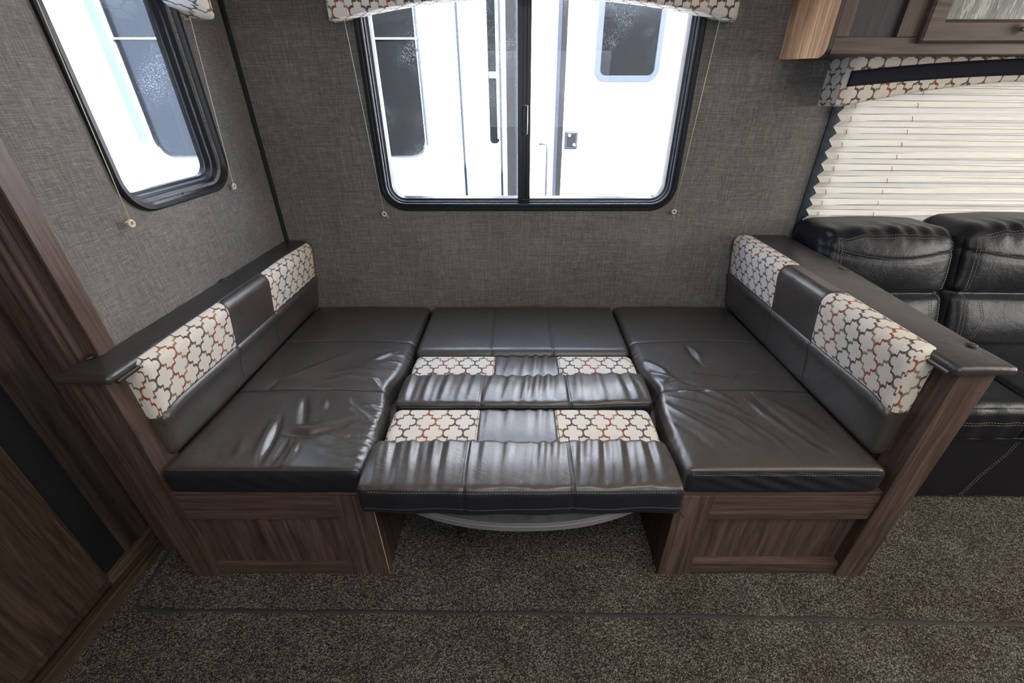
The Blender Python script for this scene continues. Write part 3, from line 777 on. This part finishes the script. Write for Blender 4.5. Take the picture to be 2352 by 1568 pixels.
# ================================================================== VALANCES AND CORDS
def valance(name, label, mp, u0, u1, zb, ze, ztop, depth, axis='x', band=None, off=0):
    """padded fabric box valance with an arched lower edge"""
    t = empty(name, mp((u0 + u1) / 2, ztop, 0), label, 'valance', 'trellis fabric window valances')
    nu, nz = 90, 10
    us = np.linspace(u0, u1, nu)
    def zlow(u):
        q = abs((u - (u0 + u1) / 2) / ((u1 - u0) / 2)); return zb + (ze - zb) * min(1, q) ** 2.2 if q < .97 else zb + (ze - zb) * .935
    V = []; UV = []; F = []
    # profile from inside bottom -> front bottom -> front top -> top back
    for u in us:
        zl = zlow(u)
        e = min(u - u0, u1 - u); r = .012
        dd = depth - (r - math.sqrt(max(0, r * r - max(0, r - e) ** 2)))
        pr = [(.0, zl + .004), (dd - .012, zl), (dd - .004, zl + .002), (dd, zl + .010)] + [(dd, zl + .010 + (ztop - zl - .010) * k / 6) for k in range(1, 7)] + [(0, ztop)]
        s = 0; last = pr[1]
        for k, (w_, z_) in enumerate(pr):
            V.append(mp(u, z_, w_ + .0005)); UV.append((u + off, z_ if k >= 2 else z_ - (pr[2][0] - w_)))
    m = len(pr)
    for i in range(nu - 1):
        for k in range(m - 1): F.append((i * m + k, i * m + k + 1, (i + 1) * m + k + 1, (i + 1) * m + k))
    for (i, fl) in ((0, 1), (nu - 1, 0)):       # ends
        b0 = len(V); zl = zlow(us[i])
        ws = [0, depth - .012]
        pr = [(.0, zl), (depth - .012, zl), (depth - .012, ztop), (0, ztop)]
        for w_, z_ in pr: V.append(mp(us[i], z_, w_ + .0005)); UV.append((us[i] + off + (-1 if i == 0 else 1) * (depth - w_), z_))
        F.append((b0, b0 + 1, b0 + 2, b0 + 3) if fl else (b0 + 3, b0 + 2, b0 + 1, b0))
    o = mesh('cover', V, F, TREL, t, False, uv=UV)
    bm = bmesh.new(); bm.from_mesh(o.data); bmesh.ops.recalc_face_normals(bm, faces=bm.faces)
    for f in bm.faces: f.smooth = len(f.verts) == 4
    for e in bm.edges:
        if len(e.link_faces) == 2 and e.calc_face_angle(0) > .9: e.smooth = False
    bm.to_mesh(o.data); bm.free()
    if band:
        (za, zb_), (zc, zd) = band   # lower/upper z at left end and 0.6 m along
        nb = 60; V = []; F = []
        for i in range(nb):
            u = u0 + .012 + (u1 - u0 - .024) * i / (nb - 1); q = abs((u - (u0 + u1) / 2) / ((u1 - u0) / 2))
            lo_ = zc + (za - zc) * q ** 2.2; hi_ = zd + (zb_ - zd) * q ** 2.2
            pr = [(0, lo_), (.008, lo_ + .002), (.011, lo_ + .008), (.011, hi_ - .008), (.008, hi_ - .002), (0, hi_)]
            V += [mp(u, z_, depth + w_) for w_, z_ in pr]
            if i: F += [((i - 1) * 6 + k, (i - 1) * 6 + k + 1, i * 6 + k + 1, i * 6 + k) for k in range(5)]
        F += [(0, 1, 2, 3, 4, 5), tuple((nb - 1) * 6 + k for k in range(6))[::-1]]
        mesh('vinyl_band', V, F, m_plain('matte_navy_vinyl', (.012, .013, .020), .75, 0, .12), t, False, label='padded black vinyl band')
    return t
valance('valance', 'cream trellis fabric valance above the large back window', BACK, -.616, .703, 1.575, 1.508, 1.80, .092, off=.02)
valance('valance', 'cream trellis fabric valance above the small left window', LEFT, 1.055, 1.575, 1.560, 1.492, 1.80, .10, off=.01)
valance('valance', 'cream trellis fabric valance with a black band above the sofa shade', BACK, 1.098, 2.90, 1.352, 1.262, 1.44, .112, band=((1.325, 1.371), (1.364, 1.412)))

def cord(label, pts, ringdir, tail, gname='shade cords'):
    t = empty('shade_cord', pts[0], label, 'cord', 'cords hanging from the window shades')
    tube('string', pts, .0011, CREAM, t, 6)
    e = Vector(pts[-1]); V = []; F = []; R0, r0 = .0075, .0032
    a = Vector(ringdir[0]); b_ = Vector(ringdir[1]); c_ = e - Vector((0, 0, .008))
    nn = a.cross(b_)
    P_ = []
    for i in range(20):
        an = 2 * PI * i / 20; d = a * math.cos(an) + b_ * math.sin(an)
        for k in range(8):
            q = 2 * PI * k / 8; P_.append(c_ + d * (R0 + r0 * math.cos(q)) + nn * r0 * math.sin(q))
    F = [(i * 8 + k, i * 8 + (k + 1) % 8, ((i + 1) % 20) * 8 + (k + 1) % 8, ((i + 1) % 20) * 8 + k) for i in range(20) for k in range(8)]
    mesh('ring', P_, F, CREAM, t, True)
    for tl in tail: tube('loose_end', [tuple(c_ + Vector(q)) for q in tl], .0010, CREAM, t, 5)
xz = ((1, 0, 0), (0, 0, 1)); yz = ((0, 1, 0), (0, 0, 1))
YC = YB - .010
cord('thin cream shade cord left of the large back window, its ring with two tails', [(-.582, 1.755, 1.53), (-.558, YC, .885)], xz, [[(0, 0, -.004), (.008, 0, -.006), (.013, 0, -.018)], [(0, 0, -.004), (.012, 0, -.004), (.019, 0, -.014)]])
cord('thin cream shade cord right of the large back window, one curled tail', [(.668, 1.755, 1.56), (.637, YC, .895)], xz, [[(0, 0, -.004), (.004, 0, -.012), (-.003, 0, -.016), (.006, 0, -.024)]])
cord('cream shade cord on the cabinet side of the left window, ring below its corner', [(-.972, 1.088, 1.55), (-.984, 1.083, 1.028)], yz, [[(0, 0, .006), (0, -.010, .008), (0, -.018, .006)]])
cord('thin cream shade cord between the left window and the black corner bead', [(-.970, 1.566, 1.56), (-.984, 1.536, 1.038)], yz, [[(0, 0, -.004), (0, -.008, -.006), (0, -.013, -.010)]])
cord('short cord with a ring hanging under the pleated shade at the sofa corner', [(1.165, 1.760, .80), (1.150, 1.755, .78)], xz, [[(0, 0, -.004), (.002, 0, -.02)]])

# ================================================================== OVERHEAD CABINET
t = empty('overhead_cabinet', (1.6, 1.66, 1.41), 'dark walnut overhead cabinet above the sofa with a pale wood end panel coloured as window-lit', 'cabinet')
YF = 1.530
pts = [(YF, 2.0), (YF, 1.428)]
for i in range(1, 8):
    a = PI / 2 * i / 8; pts.append((YF + .026 * (1 - math.cos(a)), 1.428 - .026 * math.sin(a)))
pts += [(YF + .03, 1.400), (1.792, 1.410), (1.792, 2.0)]
SIDE = lambda u, v, w_: (.914 - w_, u, v)
plate('end_panel', pts, [], .002, SIDE, OAK, t, w0=0, label='pale wood end panel coloured as window-lit, with rounded lower corner')
plate('end_core', [(u - .0015, v - .0012) if v < 1.9 else (u - .0015, v) for u, v in pts], [], .011, SIDE, WZD, t, w0=-.002)
box('bottom_panel', .928, 2.9, YF + .02, 1.792, 1.411, 1.424, WX, t)
box('stile', .9285, .967, YF, YF + .02, 1.45, 2.0, WZ, t)
box('rail', .9285, 2.9, YF, YF + .02, 1.408, 1.4495, WX, t)
box('inset_panel', .960, 1.115, YF + .012, YF + .018, 1.4495, 2.0, NAVY, t, label='blue-black inset panel')
box('stile', 1.109, 1.170, YF, YF + .02, 1.45, 2.0, WZ, t)
box('stile', 1.171, 2.9, YF + .004, YF + .02, 1.45, 2.0, WZD, t)
def ramp_frame(name, x0, x1, z0, z1, wdt, yb_, yf, mat, par):
    prof_ = [(0, 0), (0, .014), (.006, .020), (wdt - .010, .020), (wdt - .003, .014), (wdt, .006)]
    V = []
    for ins, dep in prof_:
        V += [(x0 + ins, yb_ - dep, z0 + ins), (x1 - ins, yb_ - dep, z0 + ins), (x1 - ins, yb_ - dep, z1 - ins), (x0 + ins, yb_ - dep, z1 - ins)]
    F = [(i * 4 + k, i * 4 + (k + 1) % 4, (i + 1) * 4 + (k + 1) % 4, (i + 1) * 4 + k) for i in range(len(prof_) - 1) for k in range(4)]
    o = mesh(name, V, F, mat, par); bm = bmesh.new(); bm.from_mesh(o.data); bmesh.ops.recalc_face_normals(bm, faces=bm.faces); bm.to_mesh(o.data); bm.free()
    return o
dr = ramp_frame('door', 1.170, 1.76, 1.434, 1.93, .058, YF + .001, YF, WX, t)
def m_art():
    g = G('frosted_reeded_glass'); v = g.coord('Object', (60, 1, 9)); f = g.noise(v, 1.0, 4, .65, 1.5)
    return g.fin(g.ramp(f, [(.40, (.17, .18, .16)), (.56, (.24, .25, .22)), (.62, (.50, .50, .44)), (.70, (.26, .26, .24))]), .22, g.bump(f, .4, .002), spec=.5)
box('glass_panel', 1.226, 1.705, YF - .008, YF - .004, 1.488, 1.875, m_art(), dr, .0005)
bm = bmesh.new(); bmesh.ops.create_uvsphere(bm, u_segments=20, v_segments=12, radius=.0135)
for v in bm.verts: v.co.y *= .75; v.co += Vector((1.455, YF - .040, 1.466))
r = bmesh.ops.create_cone(bm, segments=14, radius1=.006, radius2=.005, depth=.02)
for v in r['verts']: v.co = Vector((1.455 + v.co.x, YF - .026 + v.co.z, 1.466 + v.co.y))
bmo('knob', bm, CHROME, dr, True)
dr2 = ramp_frame('door', 1.80, 2.39, 1.434, 1.93, .058, YF + .001, YF, WX, t)
box('glass_panel', 1.856, 2.335, YF - .008, YF - .004, 1.488, 1.875, bpy.data.materials['frosted_reeded_glass'], dr2, .0005)

# ================================================================== LEFT CABINET (aisle side)
t = empty('tall_cabinet', (-1.45, .3, 0), 'tall dark walnut cabinet at the lower left with an upright black inlay strip', 'cabinet')
XC = -1.205
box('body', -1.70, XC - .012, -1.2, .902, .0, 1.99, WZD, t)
box('stile', XC - .012, XC, .807, .903, .088, 1.99, WZD, t, .002, label='stile beside the black strip')
box('inlay_strip', XC - .011, XC - .006, .733, .807, .088, 1.99, STRIP, t, 0, label='black inlay strip')
box('side_panel', XC - .012, XC + .001, .0, .733, .075, 1.99, WZM, t, .002)
box('side_panel', XC - .012, XC, -1.2, -.003, .075, 1.99, WZM, t, .002)
box('bottom_rail', XC - .012, XC - .001, .7335, .903, .03, .0875, WY, t, .001)
bm = bmesh.new(); bx(bm, XC - .001, XC + .028, -1.2, .885, 0, .045, .004); bmo('baseboard_left', bm, m_wood('worn_walnut_base', 'y', .6, (1.0, 1.08, .9)), None)
tag(bpy.data.objects['baseboard_left'], kind='structure')

# ================================================================== SOFA
t = empty('sofa', (2.1, 1.4, 0), 'glossy black leather sofa with pale double stitching right of the dinette', 'sofa')
def sofa_back(x0, x1, sd, zt):
    ya, yb, z0 = 1.500, 1.745, .440
    rs = np.random.RandomState(sd); ph = rs.uniform(0, 6, 5)
    def disp(P, n):
        X, Y, Z = P.T; fr = ss(-n[:, 1], .0, .8); u = (X - x0) / (x1 - x0)
        d = fr * .030 * np.clip(np.sin(PI * u), 0, 1) ** .6 * np.clip(np.sin(PI * np.clip((Z - .64) / .26, 0, 1)), 0, 1) ** .7
        d += fr * .038 * np.clip(np.sin(PI * u), 0, 1) ** .6 * np.clip(np.sin(PI * np.clip((Z - .40) / .24, 0, 1)), 0, 1) ** .8
        d += -fr * .020 * np.exp(-((Z - .642) / .010) ** 2)
        zs_ = .800 - .028 * np.sin(PI * u)
        d += -fr * .006 * np.exp(-((Z - zs_) / .007) ** 2)
        for e in (x0 + .055, x1 - .03): d += -fr * .003 * np.exp(-((X - e) / .006) ** 2)
        tp = ss(n[:, 2], .1, .8)
        d += tp * (.010 * np.clip(np.sin(PI * u), 0, 1) + .004 * np.sin(X * 75 + ph[0] + 2 * np.sin(X * 17)) * ss(-Y, -1.62, -1.52))
        d += fr * .0035 * np.sin(X * 60 + ph[1] + 2 * np.sin(X * 19 + ph[2])) * (np.exp(-((Z - .86) / .03) ** 2) + .8 * np.exp(-((Z - .655) / .03) ** 2) * (np.exp(-((u - 1) / .25) ** 2) + np.exp(-(u / .25) ** 2)))
        d += fr * .003 * waves(X, Z, sd, 6, 12, 34)
        return d
    def post(P):
        P = P.copy(); P[:, 1] += .28 * (P[:, 2] - .64); return P
    c = Cush(x0, x1, ya, yb, z0, zt, (.060, .060, .060), disp, post, .0085)
    o = c.build({0: ('back_cushion', SOFAL, None)}, None, t)[0]
    def fp(pts, off=0): return c.path([(x, ya, z_) for x, z_ in pts], .0008, 70)
    us = np.linspace(0, 1, 24)
    for dz in (-.005, .005):
        stitches('stitching', fp([(x0 + .055 + (x1 - x0 - .085) * q, .800 - .028 * math.sin(PI * q) + dz) for q in us]), THREAD, o)
        stitches('stitching', fp([(x0 + .055 + dz, .80), (x0 + .050 + dz, .845), (x0 + .075, zt - .035 + dz), (x0 + .13, zt - .022 + dz), (x1 - .10, zt - .022 + dz), (x1 - .04, zt - .045 + dz)]), THREAD, o)
        stitches('stitching', fp([(x1 - .03 + dz, .80), (x1 - .03 + dz, .46)]), THREAD, o)
        stitches('stitching', fp([(x0 + .055 + dz, .80), (x0 + .055 + dz, .46)]), THREAD, o)
        stitches('stitching', fp([(x0 + .115 + dz, .615), (x0 + .125 + dz, .56), (x0 + .10 + dz, .49)]), THREAD, o)
        stitches('stitching', fp([(x1 - .075 + dz, .615), (x1 - .07 + dz, .56), (x1 - .08 + dz, .49)]), THREAD, o)
    return o
sofa_back(1.138, 1.648, 4, .866); sofa_back(1.652, 2.26, 9, .882); sofa_back(2.264, 2.86, 14, .88)
def sofa_seat(x0, x1, sd):
    ya, yb, z0, z1 = 1.045, 1.60, .305, .452
    def disp(P, n):
        X, Y, Z = P.T; u = (X - x0) / (x1 - x0); v = (Y - ya) / (yb - ya); tp = ss(n[:, 2], .1, .9)
        d = tp * .018 * np.clip(np.sin(PI * u), 0, 1) ** .5 * np.clip(np.sin(PI * v), 0, 1) ** .6
        d += .003 * waves(X, Y, sd, 6, 10, 30) * tp - .004 * np.exp(-((X - x0 - .09) / .006) ** 2) * tp
        d += .002 * np.sin(X * 70) * ss(-n[:, 1], .2, .9)
        return d
    c = Cush(x0, x1, ya, yb, z0, z1, (.03, .045, .04), disp, None, .010)
    o = c.build({0: ('seat_cushion', SOFAL, None)}, None, t)[0]
    for dz in (-.005, .005):
        stitches('stitching', c.path([(x0 + .09 + dz, 1.52, z1), (x0 + .10 + dz, 1.10, z1), (x0 + .10 + dz, ya, z1), (x0 + .10 + dz, ya, z1 - .05)], .0008, 80), THREAD, o)
        stitches('stitching', c.path([(x0 + .02, ya, z1 - .062 + dz), (x1 - .02, ya, z1 - .062 + dz)], .0008, 120), THREAD, o)
    stitches('stitching', c.path([(x0 + .20, 1.53, z1), (x0 + .52, 1.22, z1)], .0008, 60), THREAD, o)
    stitches('stitching', c.path([(x0 + .10, 1.50, z1), (x1 - .1, 1.495, z1)], .0008, 60), THREAD, o)
    return o
sofa_seat(1.138, 1.648, 3); sofa_seat(1.652, 2.26, 8); sofa_seat(2.264, 2.86, 13)
c = Cush(1.138, 2.86, 1.078, 1.60, .010, .302, .014, lambda P, n: .002 * waves(P[:, 0], P[:, 2], 2, 5, 6, 20), None, .02)
fo = c.build({0: ('front_panel', SOFAL, None)}, None, t)[0]
for q in (1.60, 2.2):
    for dz in (-.005, .005):
        stitches('stitching', c.path([(q + .095 + dz, 1.078, .280), (q + .085 + dz, 1.078, .22), (q + .05 + dz, 1.078, .12), (q + .03 + dz, 1.078, .02)], .0008, 50), THREAD, fo)
box('back_frame', 1.15, 2.86, 1.66, 1.745, .02, .70, SOFAL, t, .01)
for q in (1.16, 2.80):
    for yy in (1.12, 1.68): box('foot', q, q + .04, yy, yy + .04, 0, .02, BLACKR, t)

# ================================================================== OUTSIDE
OUT = lambda Y: (lambda u, v, w_: (u, Y - w_, v))
box('ground', -8, 8, 1.9, 9, -.75, -.70, m_plain('gravel_yard', (.30, .29, .27), .95, noise=.4), bev=0); tag(bpy.data.objects['ground'], kind='structure')
tb = empty('travel_trailer', (-1.5, 3.2, -.7), 'white trailer outside with a huge dark tinted window, at the left', 'trailer', 'trailers parked outside')
win = rrect(-2.352, -.563, .930, 2.30, .13, 10)
plate('side_wall', [(-4.5, -.5), (-.120, -.5), (-.120, 2.6), (-4.5, 2.6)], [win], .03, OUT(2.9), WHITE, tb)
box('body', -4.5, -.125, 3.02, 3.44, -.5, 2.6, WHITE, tb, .0)
ring('window_frame', -2.352, -.563, .930, 2.30, .13, [(0, 0), (.002, -.075), (.020, -.076), (.023, -.085)], OUT(2.9), m_plain('pale_blue_window_frame', (.14, .175, .22), .5, 0, .3), tb)
plate('window_glass', rrect(-2.32, -.60, .965, 2.27, .10, 8), [], .01, OUT(2.9), TRAILGLASS, tb, w0=-.079)
box('window_divider', -2.33, -.585, 2.968, 2.978, 1.580, 1.588, WHITE, tb, .001, label='thin pale divider bar')
box('panel_seam', -.352, -.338, 2.893, 2.901, .0, 2.6, TRIMGREY, tb, .002)
# narrow window at its right end, then the side window round the corner
plate('narrow_window', rrect(-.180, -.124, 1.045, 2.40, .022, 6), [], .006, OUT(2.9), TRAILGLASS, tb, w0=.004)
box('window_divider', -.176, -.126, 2.889, 2.897, 1.388, 1.420, bpy.data.materials['pale_blue_window_frame'], tb, .001)
box('narrow_window_edge', -.134, -.127, 2.888, 2.897, 1.07, 2.40, bpy.data.materials['pale_blue_window_frame'], tb, .001)
box('corner_molding', -.135, -.106, 2.931, 3.03, -.5, 2.9, m_plain('grey_corner_molding', (.014, .016, .020), .5, 0, .3), tb, .003)
ring('side_window_frame', 3.04, 3.36, 1.06, 1.9, .05, [(0, 0), (0, .010), (.03, .010), (.034, .002)], lambda u, v, w_: (-.125 + w_, u, v), m_plain('silver_frame', (.022, .023, .026), .5, 0, .3), tb)
plate('side_window_glass', rrect(3.07, 3.33, 1.09, 1.87, .03, 6), [], .002, lambda u, v, w_: (-.125 + w_, u, v), TRAILGLASS, tb, w0=.004)
ta = empty('travel_trailer', (1.8, 3.9, -.7), 'white trailer outside with a closed entry door, behind the right pane', 'trailer', 'trailers parked outside')
box('side_wall', -.15, 5.5, 3.50, 5.2, -.5, 2.9, WHITE, ta, 0)
box('edge_trim', -.092, -.030, 3.46, 3.50, -.5, 2.9, DARKGAP, ta, .004)
box('edge_trim', -.026, .012, 3.475, 3.50, -.5, 2.9, TRIMGREY, ta, .004)
box('door_jamb', .258, .282, 3.472, 3.50, -.4, 2.6, TRIMGREY, ta, .003)
box('door_gap', .283, .318, 3.482, 3.50, -.4, 2.6, DARKGAP, ta, .002)
dd = box('entry_door', .320, 1.30, 3.478, 3.50, -.4, 2.6, WHITE, ta, .004)
ring('door_window_frame', .520, .962, 1.385, 2.2, .075, [(-.002, 0), (0, .012), (.034, .012), (.040, -.002)], OUT(3.478), m_plain('blue_grey_window_surround', (.028, .036, .052), .5, 0, .3), dd)
plate('door_window_glass', rrect(.552, .930, 1.418, 2.17, .05, 8), [], .004, OUT(3.478), TRAILGLASS, dd, w0=.006)
h = box('door_lock', .335, .430, 3.464, 3.478, .955, 1.075, TRIMGREY, dd, .010, label='paddle door handle and lock')
box('lock_recess', .352, .415, 3.462, 3.466, .972, 1.060, DARKGAP, dd, .001)
for (x_, z_) in ((.368, 1.048), (.405, .985)):
    bm = bmesh.new(); bmesh.ops.create_uvsphere(bm, u_segments=10, v_segments=6, radius=.011)
    for v in bm.verts: v.co += Vector((x_, 3.462, z_))
    bmo('lock_button', bm, WHITE, dd, True)
box('stripe', 1.0, 2.6, 3.4955, 3.5005, 1.600, 1.618, m_plain('blue_graphic_stripe', (.012, .020, .045), .5, 0, .3), ta, 0)
tube('grab_handle', [(.150, 3.50, .992), (.150, 3.455, .992), (.200, 3.445, .992), (.205, 3.445, .95), (.205, 3.445, .60), (.205, 3.50, .58)], .009, m_plain('white_grab_rail', (.03, .034, .042), .5, 0, .3), ta, 10)
